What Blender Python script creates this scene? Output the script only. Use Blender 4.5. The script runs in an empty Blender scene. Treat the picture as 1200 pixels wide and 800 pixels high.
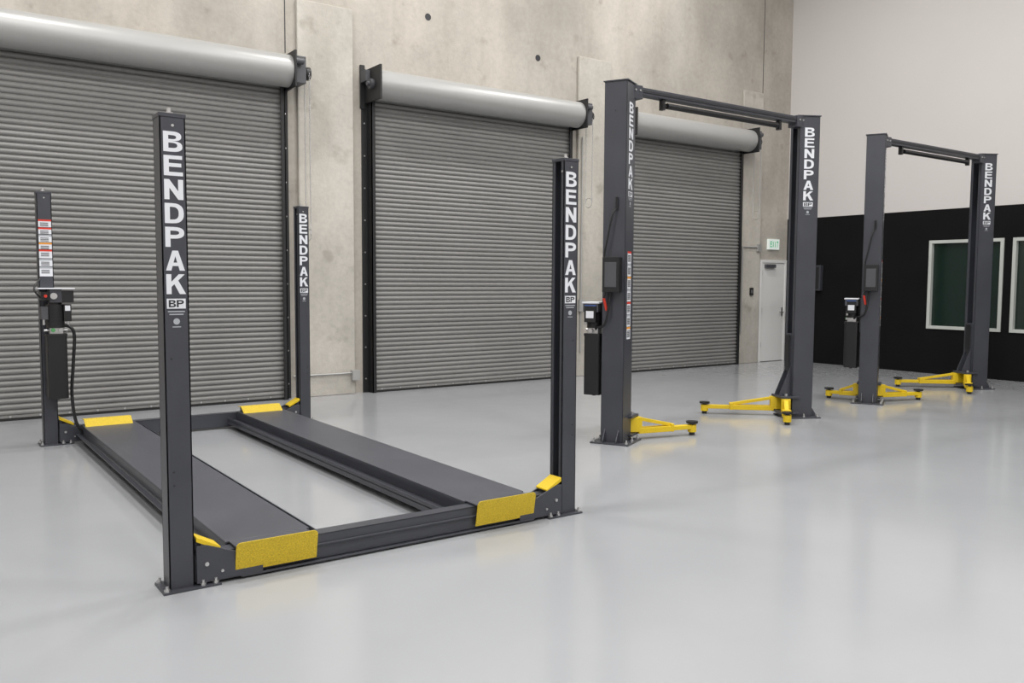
import bpy, bmesh, math, random
from mathutils import Vector, Matrix
random.seed(4)
scene=bpy.context.scene
try:
    scene.view_settings.view_transform='Standard'
    scene.view_settings.look='None'
except Exception: pass
# ---------------------------------------------------------------- materials
def mat(name,col,rough=.5,metal=0.,spec=.5,noise=None,bump=None,coat=0,emit=None):
    m=bpy.data.materials.new(name); m.use_nodes=True
    nt=m.node_tree; b=nt.nodes['Principled BSDF']
    b.inputs['Base Color'].default_value=(*col,1); b.inputs['Roughness'].default_value=rough
    b.inputs['Metallic'].default_value=metal; b.inputs['Specular IOR Level'].default_value=spec
    b.inputs['Coat Weight'].default_value=coat
    tc=nt.nodes.new('ShaderNodeTexCoord')
    if noise:
        sc,amt=noise
        n=nt.nodes.new('ShaderNodeTexNoise'); n.inputs['Scale'].default_value=sc; n.inputs['Detail'].default_value=5
        nt.links.new(tc.outputs['Object'],n.inputs['Vector'])
        r=nt.nodes.new('ShaderNodeValToRGB')
        r.color_ramp.elements[0].position=.3; r.color_ramp.elements[1].position=.7
        r.color_ramp.elements[0].color=(*[c*(1-amt) for c in col],1)
        r.color_ramp.elements[1].color=(*[min(1,c*(1+amt)) for c in col],1)
        nt.links.new(n.outputs['Fac'],r.inputs['Fac']); nt.links.new(r.outputs['Color'],b.inputs['Base Color'])
    if bump:
        sc,st=bump
        n2=nt.nodes.new('ShaderNodeTexNoise'); n2.inputs['Scale'].default_value=sc; n2.inputs['Detail'].default_value=3
        nt.links.new(tc.outputs['Object'],n2.inputs['Vector'])
        bp=nt.nodes.new('ShaderNodeBump'); bp.inputs['Strength'].default_value=st; bp.inputs['Distance'].default_value=.01
        nt.links.new(n2.outputs['Fac'],bp.inputs['Height']); nt.links.new(bp.outputs['Normal'],b.inputs['Normal'])
    if emit:
        b.inputs['Emission Color'].default_value=(*emit[0],1); b.inputs['Emission Strength'].default_value=emit[1]
    return m
STEEL=mat('powder_coated_grey_steel',(.048,.051,.062),.36,0,.5,(3,.08),(220,.06))
STEEL_D=mat('dark_steel_inside',(.020,.021,.026),.5)
RUNWAY=mat('runway_steel',(.070,.073,.087),.40,0,.5,(2.5,.1),(260,.2))
BLACK=mat('black_plastic',(.010,.010,.011),.4)
RUBBER=mat('black_rubber',(.01,.01,.01),.7)
YELLOW=mat('yellow_paint',(.70,.49,.012),.42,0,.5,(5,.06),(160,.25))
YELLOW2=mat('yellow_grit_paint',(.60,.43,.02),.55,0,.5,(130,.22),(160,.4))
WHITE=mat('white_decal',(.72,.74,.78),.5)
GREY_DEC=mat('grey_decal',(.38,.40,.43),.5)
RED=mat('red_plastic',(.65,.04,.02),.4)
BLUE=mat('blue_label',(.05,.12,.4),.4)
GREEN=mat('green_plastic',(.08,.3,.1),.4)
ORANGE=mat('orange_label',(.75,.3,.04),.5)
ZINC=mat('zinc_plated_steel',(.6,.6,.6),.35,.9)
SLAT=mat('shutter_slat_grey',(.215,.213,.207),.42,0,.5,(.9,.05))
HOOD=mat('shutter_hood_grey',(.36,.36,.353),.38,.15,.5,(.7,.04))
GUIDE=mat('black_guide_steel',(.012,.012,.013),.5)
MOTOR=mat('motor_grey',(.07,.072,.08),.45)
WHITEP=mat('white_wall_paint',(.59,.565,.55),.75,0,.3,(.35,.02))
BLACKW=mat('black_wall_paint',(.0035,.0035,.004),.85,0,.2,(2,.15))
FRAME=mat('window_frame_paint',(.50,.52,.49),.5)
DOORW=mat('white_door_paint',(.72,.72,.71),.5)
CEIL=mat('ceiling_paint',(.7,.7,.69),.8)
GLASSD=mat('dark_window_glass',(.008,.02,.015),.08,0,.6)
CONDUIT=mat('conduit_grey',(.42,.42,.41),.4,.3)
LAMP=mat('lamp_diffuser',(.9,.9,.9),.5,emit=((1,.98,.95),3))
SIGNW=mat('exit_sign_face',(.75,.8,.77),.5,emit=((.7,.8,.75),.25))
SIGNG=mat('exit_sign_green',(.02,.4,.16),.5,emit=((.02,.5,.2),.3))

def concrete(name,base,seed):
    m=bpy.data.materials.new(name); m.use_nodes=True; nt=m.node_tree; b=nt.nodes['Principled BSDF']
    N=nt.nodes.new; L=nt.links.new
    tc=N('ShaderNodeTexCoord'); mp=N('ShaderNodeMapping'); mp.inputs['Location'].default_value=(seed,seed*.7,0)
    L(tc.outputs['Object'],mp.inputs['Vector'])
    def noise(sc,det,scale=(1,1,1),rough=.6):
        q=N('ShaderNodeMapping'); q.inputs['Scale'].default_value=scale; L(mp.outputs[0],q.inputs['Vector'])
        n=N('ShaderNodeTexNoise'); n.inputs['Scale'].default_value=sc; n.inputs['Detail'].default_value=det; n.inputs['Roughness'].default_value=rough
        L(q.outputs[0],n.inputs['Vector']); return n
    def ramp(n,p0,c0,p1,c1):
        r=N('ShaderNodeValToRGB'); r.color_ramp.elements[0].position=p0; r.color_ramp.elements[1].position=p1
        r.color_ramp.elements[0].color=(*c0,1); r.color_ramp.elements[1].color=(*c1,1); L(n.outputs['Fac'],r.inputs['Fac']); return r
    def mul(a,c,f=1.):
        x=N('ShaderNodeMixRGB'); x.blend_type='MULTIPLY'; x.inputs[0].default_value=f; L(a.outputs[0],x.inputs[1]); L(c.outputs[0],x.inputs[2]); return x
    big=ramp(noise(.7,8,(1,1,.8),.6),.33,[c*.78 for c in base],.66,[c*1.10 for c in base])
    streak=ramp(noise(1.8,6,(1,1,.10),.55),.32,(.86,.85,.83),.62,(1,1,1))
    fine=ramp(noise(14,8,(1,1,1),.75),.3,(.88,.88,.88),.65,(1.03,1.03,1.03))
    blot=ramp(noise(3.3,4,(1,1,1),.5),.26,(.80,.79,.77),.38,(1,1,1))
    c=mul(mul(mul(big,streak),fine),blot)
    L(c.outputs[0],b.inputs['Base Color']); b.inputs['Roughness'].default_value=.8; b.inputs['Specular IOR Level'].default_value=.3
    bp=N('ShaderNodeBump'); bp.inputs['Strength'].default_value=.2; bp.inputs['Distance'].default_value=.02
    L(noise(30,6).outputs['Fac'],bp.inputs['Height']); L(bp.outputs[0],b.inputs['Normal'])
    return m
CONC=concrete('concrete_tilt_up',(.46,.43,.385),3.1)
CONC2=concrete('concrete_pilaster',(.51,.485,.44),9.4)

def floor_mat():
    m=bpy.data.materials.new('grey_epoxy_floor'); m.use_nodes=True; nt=m.node_tree; b=nt.nodes['Principled BSDF']
    N=nt.nodes.new; L=nt.links.new
    tc=N('ShaderNodeTexCoord')
    n=N('ShaderNodeTexNoise'); n.inputs['Scale'].default_value=.7; n.inputs['Detail'].default_value=6; L(tc.outputs['Object'],n.inputs['Vector'])
    r=N('ShaderNodeValToRGB'); r.color_ramp.elements[0].position=.3; r.color_ramp.elements[1].position=.7
    r.color_ramp.elements[0].color=(.333,.343,.359,1); r.color_ramp.elements[1].color=(.357,.366,.381,1)
    L(n.outputs['Fac'],r.inputs['Fac']); L(r.outputs[0],b.inputs['Base Color'])
    n2=N('ShaderNodeTexNoise'); n2.inputs['Scale'].default_value=5; n2.inputs['Detail'].default_value=4; L(tc.outputs['Object'],n2.inputs['Vector'])
    mr=N('ShaderNodeMapRange'); mr.inputs['To Min'].default_value=.12; mr.inputs['To Max'].default_value=.20
    L(n2.outputs['Fac'],mr.inputs['Value']); L(mr.outputs[0],b.inputs['Roughness'])
    n3=N('ShaderNodeTexNoise'); n3.inputs['Scale'].default_value=7; n3.inputs['Detail'].default_value=2; L(tc.outputs['Object'],n3.inputs['Vector'])
    bp=N('ShaderNodeBump'); bp.inputs['Strength'].default_value=.05; bp.inputs['Distance'].default_value=.01
    L(n3.outputs['Fac'],bp.inputs['Height']); L(bp.outputs[0],b.inputs['Normal'])
    b.inputs['Specular IOR Level'].default_value=.55
    return m
FLOOR=floor_mat()

# ---------------------------------------------------------------- builder
class B:
    def __init__(s,M=None): s.v=[];s.f=[];s.fm=[];s.sm=[];s.mats=[];s.cur=0;s.M=M or Matrix.Identity(4)
    def m(s,mt):
        if mt not in s.mats: s.mats.append(mt)
        s.cur=s.mats.index(mt); return s
    def add(s,vs,fs,smooth=False):
        o=len(s.v); s.v+= [s.M@Vector(p) for p in vs]
        for f in fs: s.f.append([i+o for i in f]); s.fm.append(s.cur); s.sm.append(smooth)
    def box(s,x0,x1,y0,y1,z0,z1):
        vs=[(x,y,z) for z in (z0,z1) for y in (y0,y1) for x in (x0,x1)]
        s.add(vs,[(0,2,3,1),(4,5,7,6),(0,1,5,4),(2,6,7,3),(0,4,6,2),(1,3,7,5)])
    def bar(s,p0,p1,w,h):
        """square bar between two points, w sideways, h up"""
        p0=Vector(p0);p1=Vector(p1);d=(p1-p0).normalized();sd=Vector((0,0,1)).cross(d).normalized();up=d.cross(sd)
        vs=[p+sd*a*w/2+up*c*h/2 for p in (p0,p1) for c in (-1,1) for a in (-1,1)]
        s.add(vs,[(0,2,3,1),(4,5,7,6),(0,1,5,4),(2,6,7,3),(0,4,6,2),(1,3,7,5)])
    def prism(s,poly,ax,lo,hi):
        n=len(poly)
        def P(a,b,t): return {'x':(t,a,b),'y':(a,t,b),'z':(a,b,t)}[ax]
        vs=[P(a,b,lo) for a,b in poly]+[P(a,b,hi) for a,b in poly]
        fs=[tuple(range(n))[::-1],tuple(range(n,2*n))]+[(i,(i+1)%n,n+(i+1)%n,n+i) for i in range(n)]
        s.add(vs,fs)
    def cyl(s,p0,p1,r,seg=20,r2=None,smooth=True):
        p0=Vector(p0);p1=Vector(p1); d=(p1-p0).normalized(); r2=r if r2 is None else r2
        a=d.orthogonal().normalized(); b=d.cross(a); vs=[]
        for p,rr in ((p0,r),(p1,r2)):
            for i in range(seg):
                t=2*math.pi*i/seg; vs.append(p+a*math.cos(t)*rr+b*math.sin(t)*rr)
        s.add(vs,[(i,(i+1)%seg,seg+(i+1)%seg,seg+i) for i in range(seg)],smooth)
        s.add(vs,[tuple(range(seg))[::-1],tuple(range(seg,2*seg))])
    def tube(s,pts,r,seg=8,res=6):
        P=[Vector(p) for p in pts]; Q=[]
        for i in range(len(P)-1):
            a=P[max(i-1,0)];b=P[i];c=P[i+1];d=P[min(i+2,len(P)-1)]
            for k in range(res):
                t=k/res; Q.append(.5*((2*b)+(c-a)*t+(2*a-5*b+4*c-d)*t*t+(3*b-a-3*c+d)*t**3))
        Q.append(P[-1]); n=None; vs=[]
        for i,q in enumerate(Q):
            t=(Q[min(i+1,len(Q)-1)]-Q[max(i-1,0)]).normalized()
            n=t.orthogonal().normalized() if n is None else (n-t*n.dot(t)).normalized()
            b=t.cross(n)
            for k in range(seg):
                a=2*math.pi*k/seg; vs.append(q+(n*math.cos(a)+b*math.sin(a))*r)
        fs=[(i*seg+k,i*seg+(k+1)%seg,(i+1)*seg+(k+1)%seg,(i+1)*seg+k) for i in range(len(Q)-1) for k in range(seg)]
        s.add(vs,fs,True); s.add(vs[:seg],[tuple(range(seg))[::-1]]); s.add(vs[-seg:],[tuple(range(seg))])
    def torus(s,c,R,r,Rm,seg=10,sub=5,stretch=1.):
        vs=[]
        for i in range(seg):
            a=2*math.pi*i/seg
            for k in range(sub):
                b=2*math.pi*k/sub
                vs.append(Vector(c)+Rm@Vector(((R+r*math.cos(b))*math.cos(a),r*math.sin(b),(R+r*math.cos(b))*math.sin(a)*stretch)))
        s.add(vs,[(i*sub+k,((i+1)%seg)*sub+k,((i+1)%seg)*sub+(k+1)%sub,i*sub+(k+1)%sub) for i in range(seg) for k in range(sub)],True)
    def done(s,name,parent=None,bevel=0):
        me=bpy.data.meshes.new(name); me.from_pydata([tuple(v) for v in s.v],[],s.f)
        for mt in s.mats: me.materials.append(mt)
        me.polygons.foreach_set('material_index',s.fm); me.polygons.foreach_set('use_smooth',s.sm)
        bm=bmesh.new(); bm.from_mesh(me)
        bmesh.ops.recalc_face_normals(bm,faces=bm.faces); bm.to_mesh(me); bm.free()
        me.update(); o=bpy.data.objects.new(name,me); bpy.context.collection.objects.link(o)
        if parent: o.parent=parent
        if bevel:
            md=o.modifiers.new('bevel','BEVEL'); md.width=bevel; md.segments=2; md.limit_method='ANGLE'; md.angle_limit=math.radians(50)
        return o
def empty(name,loc=(0,0,0)):
    e=bpy.data.objects.new(name,None); e.empty_display_size=.3; bpy.context.collection.objects.link(e); return e
# block letters, unit box centred on the origin (pieces never overlap)
GL={}
def glyph(ch):
    if ch in GL: return GL[ch]
    V=[];F=[];S=.27;H=.185
    def quad(*p): n=len(V); V.extend(p); F.append(tuple(range(n,n+len(p))))
    def rc(x0,x1,y0,y1): quad((x0,y0),(x1,y0),(x1,y1),(x0,y1))
    def bowl(y0,y1,xr,xs=-.05,h0=H,h1=H):
        cy=(y0+y1)/2; ry=(y1-y0)/2; ci=((y0+h0)+(y1-h1))/2; ri=((y1-h1)-(y0+h0))/2; n=12; rx=xr-xs
        pts=[]
        for i in range(n+1):
            a=math.pi/2-math.pi*i/n
            sc=lambda t: math.copysign(abs(t)**.8,t)
            pts.append(((xs+rx*sc(math.cos(a)),cy+ry*sc(math.sin(a))),(xs+(rx-S)*sc(math.cos(a)),ci+ri*sc(math.sin(a)))))
        for i in range(n): quad(pts[i][0],pts[i+1][0],pts[i+1][1],pts[i][1])
        rc(-.5+S,xs,y1-h1,y1); rc(-.5+S,xs,y0,y0+h0)
    l=-.5
    if ch=='B': rc(l,l+S,-.5,.5); bowl(.03,.5,.45,h0=.09); bowl(-.5,.03,.5,h1=.09)
    elif ch=='E': rc(l,l+S,-.5,.5); rc(l+S,.47,.5-H,.5); rc(l+S,.42,-H/2+.03,H/2+.03); rc(l+S,.5,-.5,-.5+H)
    elif ch=='N': rc(l,l+S,-.5,.5); rc(.5-S,.5,-.5,.5); quad((l+S,.5),(l+S,.08),(.5-S,-.5),(.5-S,-.08))
    elif ch=='D': rc(l,l+S,-.5,.5); bowl(-.5,.5,.5,-.1)
    elif ch=='P': rc(l,l+S,-.5,.5); bowl(-.08,.5,.5)
    elif ch=='A':
        quad((-.5,-.5),(-.22,-.5),(0,.22),(0,.5),(-.15,.5)); quad((.5,-.5),(.15,.5),(0,.5),(0,.22),(.22,-.5)); quad((-.15,-.27),(.15,-.27),(.098,-.10),(-.098,-.10))
    elif ch=='K': rc(l,l+S,-.5,.5); quad((-.23,-.14),(.48,.5),(.16,.5),(-.23,.12)); quad((-.08,-.005),(.20,-.5),(.53,-.5),(.13,.184))
    else:
        cu=bpy.data.curves.new('g','FONT'); cu.body=ch; cu.size=1; cu.offset=.03; cu.resolution_u=4
        o=bpy.data.objects.new('g',cu); bpy.context.collection.objects.link(o)
        dg=bpy.context.evaluated_depsgraph_get(); dg.update()
        me=o.evaluated_get(dg).to_mesh()
        vs=[(v.co.x,v.co.y) for v in me.vertices]; F=[tuple(p.vertices) for p in me.polygons]
        x0=min(v[0] for v in vs);x1=max(v[0] for v in vs);y0=min(v[1] for v in vs);y1=max(v[1] for v in vs)
        V=[((a-x0)/(x1-x0)-.5,(b-y0)/(y1-y0)-.5) for a,b in vs]
        o.evaluated_get(dg).to_mesh_clear(); bpy.data.objects.remove(o); bpy.data.curves.remove(cu)
    GL[ch]=(V,F); return GL[ch]
def put_glyph(b,ch,c,right,w,h,off=Vector((0,0,0))):
    vs,fs=glyph(ch); r=Vector(right); b.add([Vector(c)+off+r*(x*w)+Vector((0,0,y*h)) for x,y in vs],fs)
def brand(b,c,right,normal,ztop,w=.088,h=.100,pitch=.118):
    """stacked lettering + badge on a post face; c = point on the face axis (x,y)"""
    n=Vector(normal); r=Vector(right); base=Vector((c[0],c[1],0))+n*.0015
    b.m(WHITE); z=ztop
    for ch in 'BENDPAK':
        put_glyph(b,ch,base+Vector((0,0,z-h/2)),r,w,h); z-=pitch
    z-=.005
    def rect(w_,z0,z1,o=0.,dx=0.):
        p=base+n*o+r*dx; b.add([p-r*w_/2+Vector((0,0,z0)),p+r*w_/2+Vector((0,0,z0)),p+r*w_/2+Vector((0,0,z1)),p-r*w_/2+Vector((0,0,z1))],[(0,1,2,3)])
    rect(w,z-.05,z)
    b.m(STEEL_D)
    for k,ch in enumerate('BP'): put_glyph(b,ch,base+n*.001+r*(-.2+.4*k)*w*1.05+Vector((0,0,z-.025)),r,w*.38,.036)
    b.m(GREY_DEC); rect(w*.9,z-.068,z-.062); rect(w*.75,z-.082,z-.076)
    p=base+Vector((0,0,z-.115)); seg=16
    b.add([p+r*math.cos(2*math.pi*i/seg)*.016+Vector((0,0,math.sin(2*math.pi*i/seg)*.016)) for i in range(seg)],[tuple(range(seg))])
    rect(w*.45,z-.145,z-.140)

# ---------------------------------------------------------------- room
YW=11.17; XE=14.91; XL=-6.; YF=-6.; ZC=8.8
b=B().m(FLOOR); b.box(XL-.2,XE+.2,YF-.2,YW+.2,-.2,0); b.done('floor')
b=B().m(CONC); b.box(XL,XE,YW,YW+.2,0,ZC)
wb=b.done('wall_back')
b=B().m(CEIL); b.box(XL-.2,XE+.2,YF-.2,YW+.2,ZC,ZC+.2); b.done('ceiling')
b=B().m(WHITEP); b.box(XL-.2,XL,YF-.2,YW+.2,0,ZC); b.done('wall_left')
b=B().m(WHITEP); b.box(XL,XE,YF-.2,YF,0,ZC); b.done('wall_front')
b=B().m(WHITEP); b.box(XE,XE+.2,YF-.2,YW+.2,2.9,ZC); b.m(BLACKW)
wins=[(6.88,8.15,.80,2.36),(5.43,6.74,.80,2.36)]
ys=[YF-.2]+sorted([w[0] for w in wins]+[w[1] for w in wins])+[YW+.2]
for i in range(len(ys)-1):
    iswin=any(abs(ys[i]-w[0])<1e-6 for w in wins)
    if iswin: b.box(XE,XE+.2,ys[i],ys[i+1],0,.80); b.box(XE,XE+.2,ys[i],ys[i+1],2.36,2.9)
    else: b.box(XE,XE+.2,ys[i],ys[i+1],0,2.9)
b.done('wall_right')
for k,(ya_,yb_,za,zb) in enumerate(wins):
    b=B().m(FRAME); t=.055
    X0,X1=XE-.025,XE+.10
    b.box(X0,X1,ya_,ya_+t,za,zb); b.box(X0,X1,yb_-t,yb_,za,zb); b.box(X0,X1,ya_+t,yb_-t,za,za+t); b.box(X0,X1,ya_+t,yb_-t,zb-t,zb)
    b.m(GLASSD); b.box(XE+.05,XE+.058,ya_+t,yb_-t,za+t,zb-t)
    b.m(BLACKW); b.box(XE+.12,XE+.14,ya_,yb_,za,zb)
    b.done('window_%d'%(k+1),bevel=.003)
k=1
for x0,x1 in ((4.40,5.20),(9.26,9.97),(13.42,14.00)):
    b=B().m(CONC2); b.box(x0,x1,YW-.05,YW,0,5.32); b.done('trim_%d'%k,bevel=.01); k+=1
b=B().m(STEEL_D)
for x,za in ((4.25,4.6),(14.02,5.32)): b.box(x-.006,x+.006,YW-.004,YW,za,ZC-.01)
b.done('trim_4')
b=B().m(STEEL_D)
for x,z in ((6.42,5.45),(8.44,5.17)):
    b.cyl((x,YW-.004,z),(x,YW+.01,z),.05,18,smooth=False)
b.done('trim_5')

# ---------------------------------------------------------------- roller shutters
def shutter(name,x0,x1,zt=4.12,chain=False):
    e=empty(name)
    b=B().m(SLAT); pitch=.0665; yf=YW-.07; prof=[]
    z=.055; n=int((zt+.1-z)/pitch)
    for i in range(n):
        for u,dy in ((0,0),(.06,.008),(.2,.018),(.38,.023),(.56,.023),(.74,.018),(.88,.008),(.94,0)):
            prof.append((yf-dy,z+(i+u)*pitch))
    prof.append((yf,z+n*pitch)); vs=[];N=len(prof)
    for x in (x0,x1):
        vs+=[(x,y,zz) for y,zz in prof]
    b.add(vs,[(i,i+1,N+i+1,N+i) for i in range(N-1)])
    b.done('curtain',e)
    b=B().m(SLAT); b.box(x0,x1,yf-.03,yf+.01,.03,.06); b.m(RUBBER); b.box(x0,x1,yf-.035,yf+.02,0,.032)
    b.m(ZINC)
    x=x0+.15
    while x<x1: b.cyl((x,yf-.03,.045),(x,yf-.036,.045),.012,8,smooth=False); x+=.3
    b.done('bottom_bar',e)
    for s,xx in ((-1,x0),(1,x1)):
        b=B().m(GUIDE); a,c=sorted((xx,xx+s*.10)); b.box(a,c,YW-.012,YW,0,4.55)
        a,c=sorted((xx,xx+s*.012)); b.box(a,c,YW-.15,YW,0,4.2)
        a,c=sorted((xx-s*.045,xx+s*.012)); b.box(a,c,YW-.15,YW-.135,0,4.2)
        b.m(ZINC); z=.2
        while z<4.4: b.cyl((xx+s*.06,YW-.012,z),(xx+s*.06,YW-.026,z),.011,6,smooth=False); z+=.45
        b.done('guide',e)
    b=B().m(HOOD); cy,cz,r=YW-.27,4.30,.205
    prof=[(YW-.01,cz+r)]+[(cy+r*math.cos(a),cz+r*math.sin(a)) for a in [math.radians(90+i*9) for i in range(0,25)]]
    vs=[];N=len(prof)
    for x in (x0-.02,x1+.02): vs+=[(x,y,z) for y,z in prof]
    b.add(vs,[(i,i+1,N+i+1,N+i) for i in range(N-1)],True)
    for x in (x0-.02,x1+.02): b.add([(x,y,z) for y,z in prof],[tuple(range(N))])
    b.done('hood',e)
    b=B().m(GUIDE); b.box(x0-.05,x0-.02,YW-.50,YW,4.07,4.53); b.box(x0-.12,x0-.05,YW-.03,YW,4.0,4.6)
    b.m(MOTOR); b.cyl((x0-.05,cy,cz),(x0-.10,cy,cz),.07,20); b.cyl((x0-.10,cy,cz),(x0-.14,cy,cz),.03,12)
    b.box(x0-.12,x0-.05,YW-.2,YW-.03,4.35,4.5)
    b.done('left_bracket',e,.004)
    b=B().m(GUIDE); b.box(x1+.02,x1+.045,YW-.50,YW,4.07,4.53)
    b.m(MOTOR); b.box(x1+.045,x1+.20,YW-.42,YW-.12,4.14,4.48); b.cyl((x1+.2,cy,cz),(x1+.24,cy,cz),.07,20)
    b.cyl((x1+.04,YW-.47,4.40),(x1+.14,YW-.47,4.40),.04,14); b.box(x1+.05,x1+.11,YW-.14,YW,4.1,4.5)
    b.done('right_bracket',e,.004)
    b=B()
    xc=x1+.27; zz0=2.2 if chain else 2.9
    b.m(GUIDE); b.cyl((xc-.03,cy,cz),(xc+.03,cy,cz),.085,18); b.m(ZINC)
    R1=Matrix.Identity(3);R2=Matrix.Rotation(math.radians(90),3,'Z')
    for sy in (-.08,.08):
        z=cz-.02;i=0
        while z>zz0:
            b.torus((xc,cy+sy,z),.009,.0028,R1 if i%2 else R2,8,4,1.7); z-=.026;i+=1
    b.torus((xc,cy,zz0),.08,.004,R2,16,5)
    b.done('hand_chain',e)
    return e
shutter('door_1',.50,4.17,chain=True)
shutter('door_2',5.44,9.04)
shutter('door_3',10.20,13.30)
e=empty('door_4')
b=B().m(DOORW); x0,x1=14.04,14.86
b.box(x0,x0+.05,YW-.05,YW,0,2.06); b.box(x1-.05,x1,YW-.05,YW,0,2.06); b.box(x0+.05,x1-.05,YW-.05,YW,2.0,2.06); b.done('frame',e,.004)
b=B().m(DOORW); b.box(x0+.055,x1-.055,YW-.035,YW,.01,1.995)
b.m(ZINC)
for z in (.3,1.0,1.75): b.cyl((x0+.055,YW-.045,z),(x0+.055,YW-.045,z+.1),.008,8)
b.done('leaf',e,.004)
b=B().m(ZINC); b.box(x1-.14,x1-.10,YW-.045,YW-.035,.92,1.1); b.cyl((x1-.12,YW-.04,1.0),(x1-.12,YW-.09,1.0),.012,10); b.cyl((x1-.12,YW-.085,1.0),(x1-.25,YW-.085,1.0),.011,10)
b.m(MOTOR); b.box(x0+.12,x0+.42,YW-.09,YW-.04,1.90,1.97); b.done('handle',e)
b=B().m(SIGNW); b.box(14.27,14.60,YW-.05,YW,2.27,2.48); b.m(SIGNG)
for i,ch in enumerate('EXIT'): put_glyph(b,ch,(14.335+.067*i,YW-.052,2.375),(1,0,0),.05 if ch!='I' else .016,.12)
b.done('exit_sign')
b=B().m(CONDUIT)
b.tube([(4.30,YW-.03,.30),(4.6,YW-.07,.30),(5.1,YW-.07,.30),(5.2,YW-.07,.32)],.012); b.box(5.13,5.24,YW-.12,YW-.05,.20,.34)
b.done('electrical_conduit')
b=B().m(CONDUIT); b.cyl((13.45,YW-.07,2.30),(13.95,YW-.07,2.30),.014); b.cyl((13.45,YW-.065,0.6),(13.45,YW-.07,2.30),.014); b.box(13.88,13.98,YW-.1,YW-.05,2.22,2.36)
b.done('electrical_conduit')
b=B().m(CONDUIT); b.cyl((11.,YW-.03,8.02),(14.9,YW-.03,7.72),.02); b.cyl((12.9,YW-.03,8.78),(12.9,YW-.03,7.88),.015); b.done('electrical_conduit')
b=B().m(CONDUIT); b.cyl((9.33,YW-.075,.4),(9.33,YW-.075,4.0),.012); b.box(9.28,9.38,YW-.11,YW-.05,1.1,1.3); b.done('electrical_conduit')
b=B().m(GUIDE); b.box(13.70,13.79,YW-.08,YW-.05,1.35,1.5); b.m(ZINC); b.box(13.72,13.77,YW-.084,YW-.08,1.39,1.46); b.done('door_keypad',bevel=.004)
b=B().m(STEEL); b.box(XE-.09,XE,10.30,10.62,1.45,1.95); b.m(GUIDE); b.box(XE-.1,XE-.09,10.33,10.59,1.48,1.92); b.done('electrical_box',bevel=.005)

# ---------------------------------------------------------------- four post lift
X0,X1,Y0,Y1,HP=1.128,3.692,4.567,9.281,2.425
L4=empty('four_post_car_lift')
W=.0625;T=.008
def post(x,y,s,label):
    b=B().m(STEEL)
    def bx(a,c,*r):
        a,c=sorted((x+s*a,x+s*c)); b.box(a,c,*r)
    bx(-W,-W+T,y-W,y+W,.01,HP-.02)
    bx(-W,W,y-W,y-W+T,.01,HP-.02); bx(-W,W,y+W-T,y+W,.01,HP-.02)
    bx(W-T,W,y-W,y-.032,.01,HP-.02); bx(W-T,W,y+.032,y+W,.01,HP-.02)
    bx(-W-.003,W+.003,y-W-.003,y+W+.003,HP-.02,HP)
    b.m(STEEL_D); bx(-W+.02,-W+.032,y-.028,y+.028,.02,HP-.03)
    z=.3
    while z<HP-.2: bx(-W+.032,-W+.038,y-.02,y+.02,z,z+.05); z+=.1
    b.m(ZINC); b.cyl((x,y,HP),(x,y,HP+.035),.011,10); b.cyl((x,y,HP),(x,y,HP+.014),.02,6,smooth=False)
    b.cyl((x+s*W,y-.045,HP-.09),(x+s*(W+.004),y-.045,HP-.09),.008,8); b.cyl((x,y-W,HP-.06),(x,y-W-.004,HP-.06),.007,8)
    b.m(STEEL_D)
    for z in (.55,.62,1.2): b.cyl((x-s*.03,y-W+.001,z),(x-s*.03,y-W-.0015,z),.006,10)
    b.m(STEEL); bx(-.10,.19,y-.10,y+.10,0,.012)
    b.m(ZINC)
    for dx,dy in ((-.08,-.08),(-.08,.08),(.165,-.08),(.165,.08),(.10,-.08)):
        p=(x+s*dx,y+dy); b.cyl((*p,.012),(*p,.024),.016,6,smooth=False); b.cyl((*p,.02),(*p,.04),.008,8)
    b.done('post',L4,.0015)
    if label:
        b=B(); brand(b,(x,y-W),(1,0,0),(0,-1,0),2.335 if y<6 else 2.34,w=.092); b.done('lettering',L4)
post(X0,Y0,1,True); post(X1,Y0,-1,True); post(X0,Y1,1,False); post(X1,Y1,-1,True)
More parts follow.
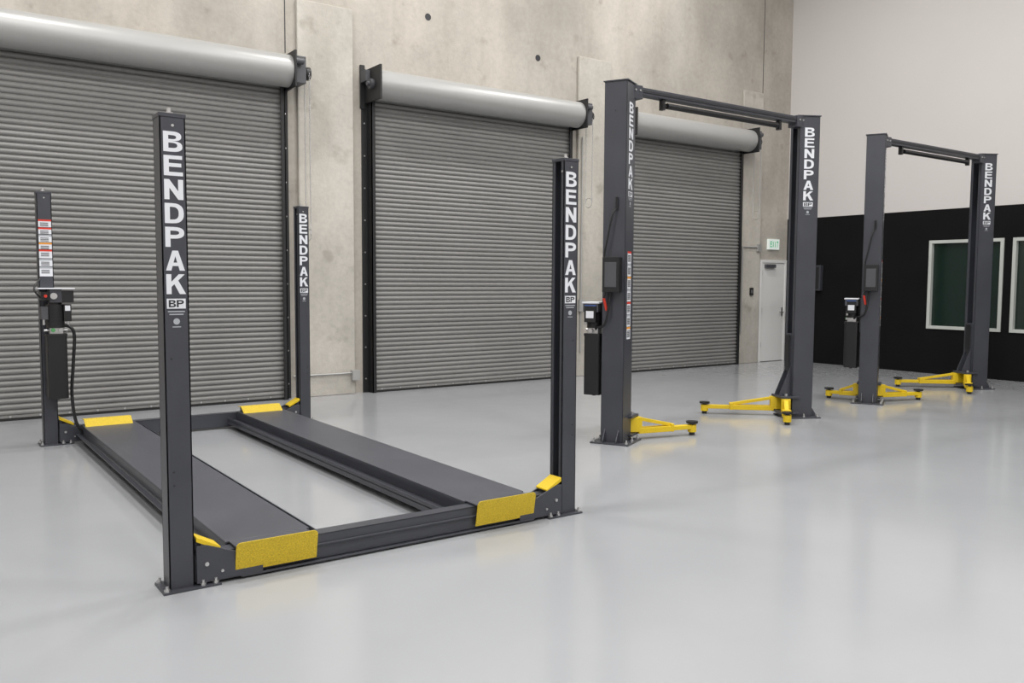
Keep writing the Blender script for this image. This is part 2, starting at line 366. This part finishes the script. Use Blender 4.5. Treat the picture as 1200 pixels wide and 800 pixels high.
for y,s in ((Y0,-1),(Y1,1)):
    b=B().m(STEEL)
    xa,xb=X0+.03,X1-.03
    b.box(xa,xb,y-.05,y-.042,.02,.165); b.box(xa,xb,y+.042,y+.05,.02,.165)
    b.box(xa,xb,y-.05,y+.05,.157,.165); b.box(xa,xb,y-.05,y+.05,.02,.028)
    ys_=y+s*.05
    a,c=sorted((ys_,ys_+s*.03)); b.box(X0+.30,X1-.30,a,c,.012,.022)
    a,c=sorted((ys_,ys_+s*.012)); b.box(X0+.30,X1-.30,a,c,.10,.112)
    for xp,q in ((X0,1),(X1,-1)):
        for dy in (-.078,.066):
            if (dy<0)==(y==Y0): poly=[(xp+q*.07,.02),(xp+q*.42,.02),(xp+q*.42,.09),(xp+q*.30,.15),(xp+q*.12,.22),(xp+q*.07,.22)]
            else: poly=[(xp+q*.07,.02),(xp+q*.30,.02),(xp+q*.30,.12),(xp+q*.12,.20),(xp+q*.07,.20)]
            b.prism(poly,'y',y+dy,y+dy+.012)
        b.box(min(xp+q*.07,xp+q*.16),max(xp+q*.07,xp+q*.16),y-.066,y+.066,.02,.19)
        b.m(ZINC); b.cyl((xp+q*.12,y-.078,.12),(xp+q*.12,y-.088,.12),.011,10); b.cyl((xp+q*.2,y-.078,.07),(xp+q*.2,y-.086,.07),.008,10); b.m(STEEL)
    b.done('cross_beam',L4,.003)
    for xp,q in ((X0,1),(X1,-1)):
        b=B().m(YELLOW)
        p0=(xp+q*.070,.268);p1=(xp+q*.195,.200)
        b.prism([p0,p1,(p1[0],p1[1]-.010),(p0[0],p0[1]-.012)],'y',y-.07,y+.05)
        b.prism([p0,p1,(p1[0],p1[1]-.022),(p0[0],p0[1]-.026)],'y',y-.074,y-.068)
        b.m(STEEL); b.box(min(xp+q*.07,xp+q*.1),max(xp+q*.07,xp+q*.1),y-.05,y+.05,.18,.235)
        b.done('latch_cover',L4,.002)
RW=[(1.385,1.865),(2.915,3.395)]
def rrect_x(b,x0,x1,u0,u1,P,th,r=.03):
    out=[(x0,u0),(x1,u0)]
    for k in range(5): a=math.radians(k*22.5); out.append((x1-r+r*math.cos(a),u1-r+r*math.sin(a)))
    for k in range(5): a=math.radians(90+k*22.5); out.append((x0+r+r*math.cos(a),u1-r+r*math.sin(a)))
    n=len(out); vs=[]
    for o in (0,th):
        for x,u in out:
            y,z=P(u); vs.append((x,y+o,z))
    b.add(vs,[tuple(range(n)),tuple(range(n,2*n))[::-1]]+[(i,(i+1)%n,n+(i+1)%n,n+i) for i in range(n)])
for i,(xa,xb) in enumerate(RW):
    b=B().m(RUNWAY); ya_,yb_=Y0+.055,Y1-.055
    b.box(xa,xb,ya_,yb_,.168,.180)
    b.m(STEEL)
    for x in (xa,xb-.01): b.box(x,x+.01,ya_,yb_,.05,.168)
    b.box(xa-.012,xb+.012,ya_,yb_,.045,.053)
    if i==1:
        b.box(xa-.10,xa-.012,ya_,yb_,.085,.095); b.box(xa-.10,xa-.092,ya_,yb_,.05,.12)
    else:
        b.box(xb+.012,xb+.10,ya_,yb_,.085,.095); b.box(xb+.092,xb+.10,ya_,yb_,.05,.12)
        b.box(xa-.05,xa-.012,ya_,yb_,.085,.093)
    b.m(RUNWAY); b.box(xa+.02,xb-.02,Y0-.07,ya_,.170,.180)
    b.done('runway',L4,.002)
    b=B().m(YELLOW2); yy=Y0-.075
    px0,px1=xa+.012,xb-.010
    rrect_x(b,px0,px1,0,.165,lambda u:(yy-.03*u/.165,.042+u),.008,.025)
    b.m(STEEL); b.box(px0+.03,px1-.03,yy+.006,Y0-.05,.05,.07); b.box(px0+.03,px0+.05,yy+.006,Y0-.05,.05,.15); b.box(px1-.05,px1-.03,yy+.006,Y0-.05,.05,.15)
    b.done('wheel_stop',L4,.001)
    b=B().m(YELLOW2); yy=Y1-.26
    b.prism([(yy,.180),(yy+.10,.245),(yy+.106,.238),(yy+.02,.180)],'x',px0,px1-.03)
    b.prism([(yy+.10,.245),(yy+.20,.235),(yy+.20,.228),(yy+.10,.238)],'x',px0,px1-.03)
    b.m(STEEL); b.box(px0+.02,px0+.03,yy+.11,yy+.19,.18,.226); b.box(px1-.06,px1-.05,yy+.11,yy+.19,.18,.226)
    b.done('wheel_ramp',L4,.002)
def power_unit(parent,M,style):
    """local: origin on mounting face at z=0, local +y points away from the post, x to the side"""
    b=B(M)
    b.m(STEEL); b.box(-.07,.09,0,.012,.95,1.40)
    b.m(BLACK)
    tw=.086; pr=[]
    for cx,cy,a0 in ((tw-.025,tw-.025,0),(-tw+.025,tw-.025,90),(-tw+.025,-tw+.025,180),(tw-.025,-tw+.025,270)):
        for k in range(4): a=math.radians(a0+k*30); pr.append((cx+.025*math.cos(a),cy+.025*math.sin(a)))
    b.prism([(a,c+.115) for a,c in pr],'z',.47,1.08)
    b.prism([(a*1.05,c*1.05+.115) for a,c in pr],'z',1.06,1.085)
    b.cyl((0,.115,.455),(0,.115,.475),.02,10)
    b.m(ZINC); b.box(-.055,.055,.06,.17,1.085,1.14)
    b.cyl((-.10,.12,1.115),(-.055,.12,1.115),.018,10); b.cyl((.055,.12,1.115),(.10,.12,1.115),.014,10)
    b.cyl((-.03,.19,1.12),(-.03,.15,1.12),.016,10)
    b.m(GREEN); b.cyl((.03,.165,1.12),(.03,.20,1.12),.018,12)
    b.m(BLACK); b.cyl((0,.115,1.14),(0,.115,1.36),.078,24); b.cyl((0,.115,1.36),(0,.115,1.385),.06,24)
    for k in range(5): b.cyl((0,.115,1.18+.035*k),(0,.115,1.187+.035*k),.082,24)
    b.box(-.13,-.065,.06,.18,1.20,1.36); b.m(MOTOR); b.box(.065,.12,.07,.17,1.22,1.34)
    b.m(WHITE); b.box(-.12,-.075,.18,.183,1.30,1.35)
    b.m(ZINC); b.cyl((.10,.15,1.17),(.10,.15,1.22),.012,8); b.cyl((-.10,.17,1.17),(-.10,.17,1.20),.014,8)
    if style=='four':
        b.m(WHITE); b.box(-.16,.15,-.02,.22,1.505,1.515)
        b.m(STEEL); b.box(-.05,.05,0,.2,1.38,1.505); b.m(BLACK); b.box(-.15,-.05,.02,.2,1.38,1.49); b.box(.05,.12,.04,.18,1.40,1.48)
        b.m(ZINC); b.cyl((.02,.2,1.44),(.02,.22,1.44),.03,14); b.m(RED); b.cyl((.085,.18,1.44),(.085,.195,1.44),.014,10)
    else:
        b.m(WHITE); b.box(-.12,.11,.03,.21,1.385,1.40); b.m(MOTOR); b.box(-.11,.10,.04,.20,1.30,1.385)
        b.m(BLUE); b.box(-.115,-.110,.06,.18,1.31,1.37); b.box(-.09,.08,.20,.203,1.31,1.37)
        b.m(WHITE); b.box(-.133,-.130,.08,.16,1.24,1.31)
    b.done('power_unit',parent,.003)
def frame(origin,xdir):
    x=Vector(xdir).normalized(); z=Vector((0,0,1)); y=z.cross(x)
    M=Matrix.Identity(4)
    for i in range(3): M[i][0]=x[i];M[i][1]=y[i];M[i][2]=z[i];M[i][3]=origin[i]
    return M
power_unit(L4,frame((X0+.05,Y1-W,0),(-1,0,0)),'four')
b=B().m(BLACK); b.tube([(X0+.10,Y1-.2,1.17),(X0+.20,Y1-.2,1.1),(X0+.19,Y1-.19,.8),(X0+.17,Y1-.19,.5),(X0+.2,Y1-.2,.22),(X0+.30,Y1-.16,.07),(X0+.36,Y1-.1,.05)],.015)
b.tube([(X0-.05,Y1-.2,1.4),(X0-.12,Y1-.18,1.5),(X0-.06,Y1-.1,1.6)],.008)
b.done('hydraulic_hose',L4)
b=B(); yy=Y1-W-.0015
def rect(x0,x1,z0,z1,m_,o=0.): b.m(m_); b.add([(x0,yy-o,z0),(x1,yy-o,z0),(x1,yy-o,z1),(x0,yy-o,z1)],[(0,1,2,3)])
z=2.16
for i,(h,c) in enumerate(((.07,RED),(.06,WHITE),(.07,WHITE),(.06,ORANGE),(.08,WHITE),(.07,WHITE),(.09,WHITE))):
    rect(X0-.055,X0+.055,z-h,z,WHITE); rect(X0-.055,X0+.055,z-.016,z,c if c is not WHITE else (RED if i%3==1 else GREY_DEC),.001)
    for k in range(3): rect(X0-.04,X0+.03,z-.036-.013*k,z-.029-.013*k,MOTOR,.001)
    z-=h+.006
b.done('warning_labels',L4)

# ---------------------------------------------------------------- two post lifts
def two_post(xa,xb,y,tips,name):
    L=empty(name); H=3.53; th=math.radians(28)
    cw,cd=.115,.125
    for idx,(x,d) in enumerate(((xa,(math.cos(th),math.sin(th),0)),(xb,(-math.cos(th),math.sin(th),0)))):
        M=frame((x,y,0),d); fs=-1 if idx==0 else 1; t=.008
        b=B(M).m(STEEL)
        b.box(-cd,-cd+t,-cw,cw,.015,H); b.box(-cd,cd,-cw,-cw+t,.015,H); b.box(-cd,cd,cw-t,cw,.015,H)
        b.box(cd-t,cd,-cw,-.06,.015,H); b.box(cd-t,cd,.06,cw,.015,H)
        b.box(-cd-.01,cd+.03,-cw-.012,cw+.012,H,H+.012)
        b.m(STEEL_D); b.box(-.02,-.012,-.1,.1,.1,H-.02)
        b.m(STEEL); b.box(-.20,.21,-.20,.20,0,.015)
        for s in (-1,1):
            pl=[(-cd,.015),(-.195,.015),(-.195,.04),(-cd,.14)]
            b.prism(pl,'y',s*.07-.005,s*.07+.005)
        b.m(ZINC)
        for dx,dy in ((-.17,-.17),(-.17,.17),(.18,-.17),(.18,.17),(0,-.17),(0,.17)):
            b.cyl((dx,dy,.015),(dx,dy,.03),.018,6,smooth=False); b.cyl((dx,dy,.03),(dx,dy,.055),.009,8)
        b.m(BLACK); b.cyl((-cd,.0,3.25),(-cd-.004,.0,3.25),.006,8)
        b.done('column',L,.002)
        b=B(M).m(STEEL); b.box(-.0,cd+.005,-.056,.056,.20,1.0); b.m(STEEL_D)
        b.box(cd-.01,cd+.02,-.05,.05,.55,.95); b.m(STEEL)
        b.box(.05,cd+.14,-.15,.15,.235,.26); b.box(.05,cd+.14,-.15,.15,.05,.075)
        for s in (-1,1): b.prism([(cd,.26),(cd+.14,.26),(cd+.13,.30),(cd,.62)],'y',s*.06-.006,s*.06+.006)
        b.m(BLACK); b.box(cd+.012,cd+.03,-.045,.045,.60,.98)
        b.m(ZINC)
        for s in (-1,1): b.cyl((cd+.07,s*.10,.04),(cd+.07,s*.10,.285),.02,14)
        b.done('carriage',L,.002)
        for s,tip in zip((-1,1),tips[idx]):
            piv=M@Vector((cd+.07,s*.10,0)); tipv=Vector((tip[0],tip[1],0)); v=tipv-piv; Ln=v.length
            A=frame((piv.x,piv.y,0),v)
            b=B(A).m(YELLOW)
            l1=Ln*.66
            b.prism([(-.05,-.045),(.03,-.055),(.10,-.045),(.10,.045),(.03,.055),(-.05,.045)],'z',.080,.230)
            b.prism([(.06,-.05),(l1,-.045),(l1,.045),(.06,.05)],'z',.060,.118)
            b.box(l1-.05,Ln-.02,-.034,.034,.066,.110)
            b.bar((.07,0,.212),(l1,0,.122),.05,.034)
            b.box(l1-.035,l1,-.05,.05,.058,.14)
            b.m(ZINC); b.cyl((.0,0,.230),(.0,0,.236),.035,20)
            b.m(YELLOW); b.cyl((Ln,0,.035),(Ln,0,.112),.046,20)
            b.m(BLACK); b.cyl((Ln,0,.112),(Ln,0,.130),.022,16); b.cyl((Ln,0,.126),(Ln,0,.146),.062,24)
            b.cyl((Ln,0,.0),(Ln,0,.035),.03,16)
            b.done('lift_arm',L,.004)
        b=B(); n=M.to_3x3()@Vector((0,fs,0)); r=Vector((-n.y,n.x,0)); r=r if r.dot(Vector((1,0,0)))>0 else -r
        c=M@Vector((0,fs*cw,0)); brand(b,(c.x,c.y),r,n,3.40 if idx else 3.34,w=.12,h=.106,pitch=.122)
        if idx==0:
            def rr(u0,u1,z0,z1,m_,o=0.002):
                b.m(m_); p=c+n*o; b.add([p+r*u0+Vector((0,0,z0)),p+r*u1+Vector((0,0,z0)),p+r*u1+Vector((0,0,z1)),p+r*u0+Vector((0,0,z1))],[(0,1,2,3)])
            z=1.90
            for k in range(7):
                rr(-.055,.055,z-.12,z,WHITE); rr(-.055,.055,z-.02,z,(RED,GREY_DEC,ORANGE,GREY_DEC)[k%4],.003)
                for j in range(5): rr(-.045,.04,z-.045-.014*j,z-.036-.014*j,MOTOR,.003)
                z-=.124
        b.done('lettering',L)
        if idx==0:
            o=M@Vector((-.02,cw,0)); xd=M.to_3x3()@Vector((1,0,0))
            power_unit(L,frame(o,xd),'two')
            b=B(M).m(BLACK); b.box(-cd-.09,-cd,-.085,.085,1.50,1.84); b.m(MOTOR); b.box(-cd-.094,-cd-.09,-.06,.06,1.55,1.79)
            b.m(RED); b.cyl((-cd-.05,.08,1.44),(-cd-.02,.06,1.32),.014,8); b.m(BLACK); b.cyl((-cd-.05,.06,1.50),(-cd-.05,.08,1.44),.01,8)
            b.done('control_box',L,.004)
            b=B(M).m(BLACK); b.tube([(-cd-.004,-.03,2.32),(-cd-.05,0,2.25),(-cd-.06,.05,2.0),(-cd-.05,.08,1.85),(-cd-.05,.05,1.80)],.009)
            b.tube([(-cd-.03,.02,1.5),(-cd-.05,.06,1.2),(-.1,.18,1.15),(-.06,.2,1.12)],.012)
            b.cyl((-cd-.02,-.03,2.3),(-cd-.02,-.03,2.42),.012,8)
            b.done('hydraulic_hose',L)
    b=B().m(STEEL); b.box(xa+.05,xb-.05,y-.05,y+.05,H-.085,H-.01); b.m(STEEL_D); b.box(xa+.08,xb-.08,y-.058,y-.05,H-.06,H-.03)
    b.m(STEEL); b.box(xa+.10,xa+.24,y-.065,y+.065,H-.13,H+.0); b.box(xb-.24,xb-.10,y-.065,y+.065,H-.13,H+.0)
    b.m(ZINC)
    for x in (xa+.14,xa+.2,xb-.2,xb-.14): b.cyl((x,y-.065,H-.05),(x,y-.075,H-.05),.01,8)
    b.done('overhead_beam',L,.003)
    b=B().m(BLACK); b.cyl((xa+.62,y-.02,H-.145),(xb-.55,y-.02,H-.145),.030,14)
    b.box(xa+.55,xa+.59,y-.03,y+.02,H-.19,H-.085); b.box(xb-.52,xb-.48,y-.03,y+.02,H-.19,H-.085)
    b.box(xa+.55,xb-.48,y-.028,y-.012,H-.15,H-.138)
    b.done('padded_shutoff_bar',L)
    return L
two_post(5.793,8.728,6.325,(((6.72,6.16),(6.28,6.95)),((7.96,7.10),(8.10,6.00))),'two_post_car_lift')
two_post(10.526,13.378,6.523,(((11.38,6.30),(10.50,7.10)),((12.58,7.30),(12.62,6.22))),'two_post_car_lift')

# ---------------------------------------------------------------- lights
for x in (-3,1.5,6,10.5):
    for y in (-3,1.2,5.4,9.0):
        if y==9.0 and x<0: continue
        e=empty('high_bay_light'); e.location=(x,y,ZC-.35)
        b=B().m(DOORW); b.box(-.65,.65,-.25,.25,0,.07); b.m(LAMP); b.box(-.6,.6,-.2,.2,-.005,0); b.m(ZINC)
        b.cyl((-.5,0,.07),(-.5,0,.345),.008,8); b.cyl((.5,0,.07),(.5,0,.345),.008,8)
        b.done('housing',e)
        l=bpy.data.lights.new('tube','AREA'); l.shape='RECTANGLE'; l.size=1.2; l.size_y=.4; l.energy=153; l.color=(1,.985,.965)
        lo=bpy.data.objects.new('lamp',l); bpy.context.collection.objects.link(lo); lo.location=(0,0,-.02); lo.parent=e
w=bpy.data.worlds.new('World'); scene.world=w; w.use_nodes=True; w.node_tree.nodes['Background'].inputs[0].default_value=(.8,.85,.9,1); w.node_tree.nodes['Background'].inputs[1].default_value=.3

# ---------------------------------------------------------------- camera
f,yaw,pitch,roll=1003.1,.6192,.0701,.0053
F=Vector((math.sin(yaw)*math.cos(pitch),math.cos(yaw)*math.cos(pitch),-math.sin(pitch)))
R=Vector((math.cos(yaw),-math.sin(yaw),0)); U=R.cross(F)
c_,s_=math.cos(roll),math.sin(roll); R2=R*c_+U*s_; U2=-R*s_+U*c_
cam=bpy.data.cameras.new('camera'); cam.sensor_width=36; cam.lens=f/1200*36; cam.clip_start=.05; cam.clip_end=100
co=bpy.data.objects.new('camera',cam); bpy.context.collection.objects.link(co)
M=Matrix.Identity(4)
for i in range(3): M[i][0]=R2[i];M[i][1]=U2[i];M[i][2]=-F[i]
M[2][3]=1.6; co.matrix_world=M; scene.camera=co
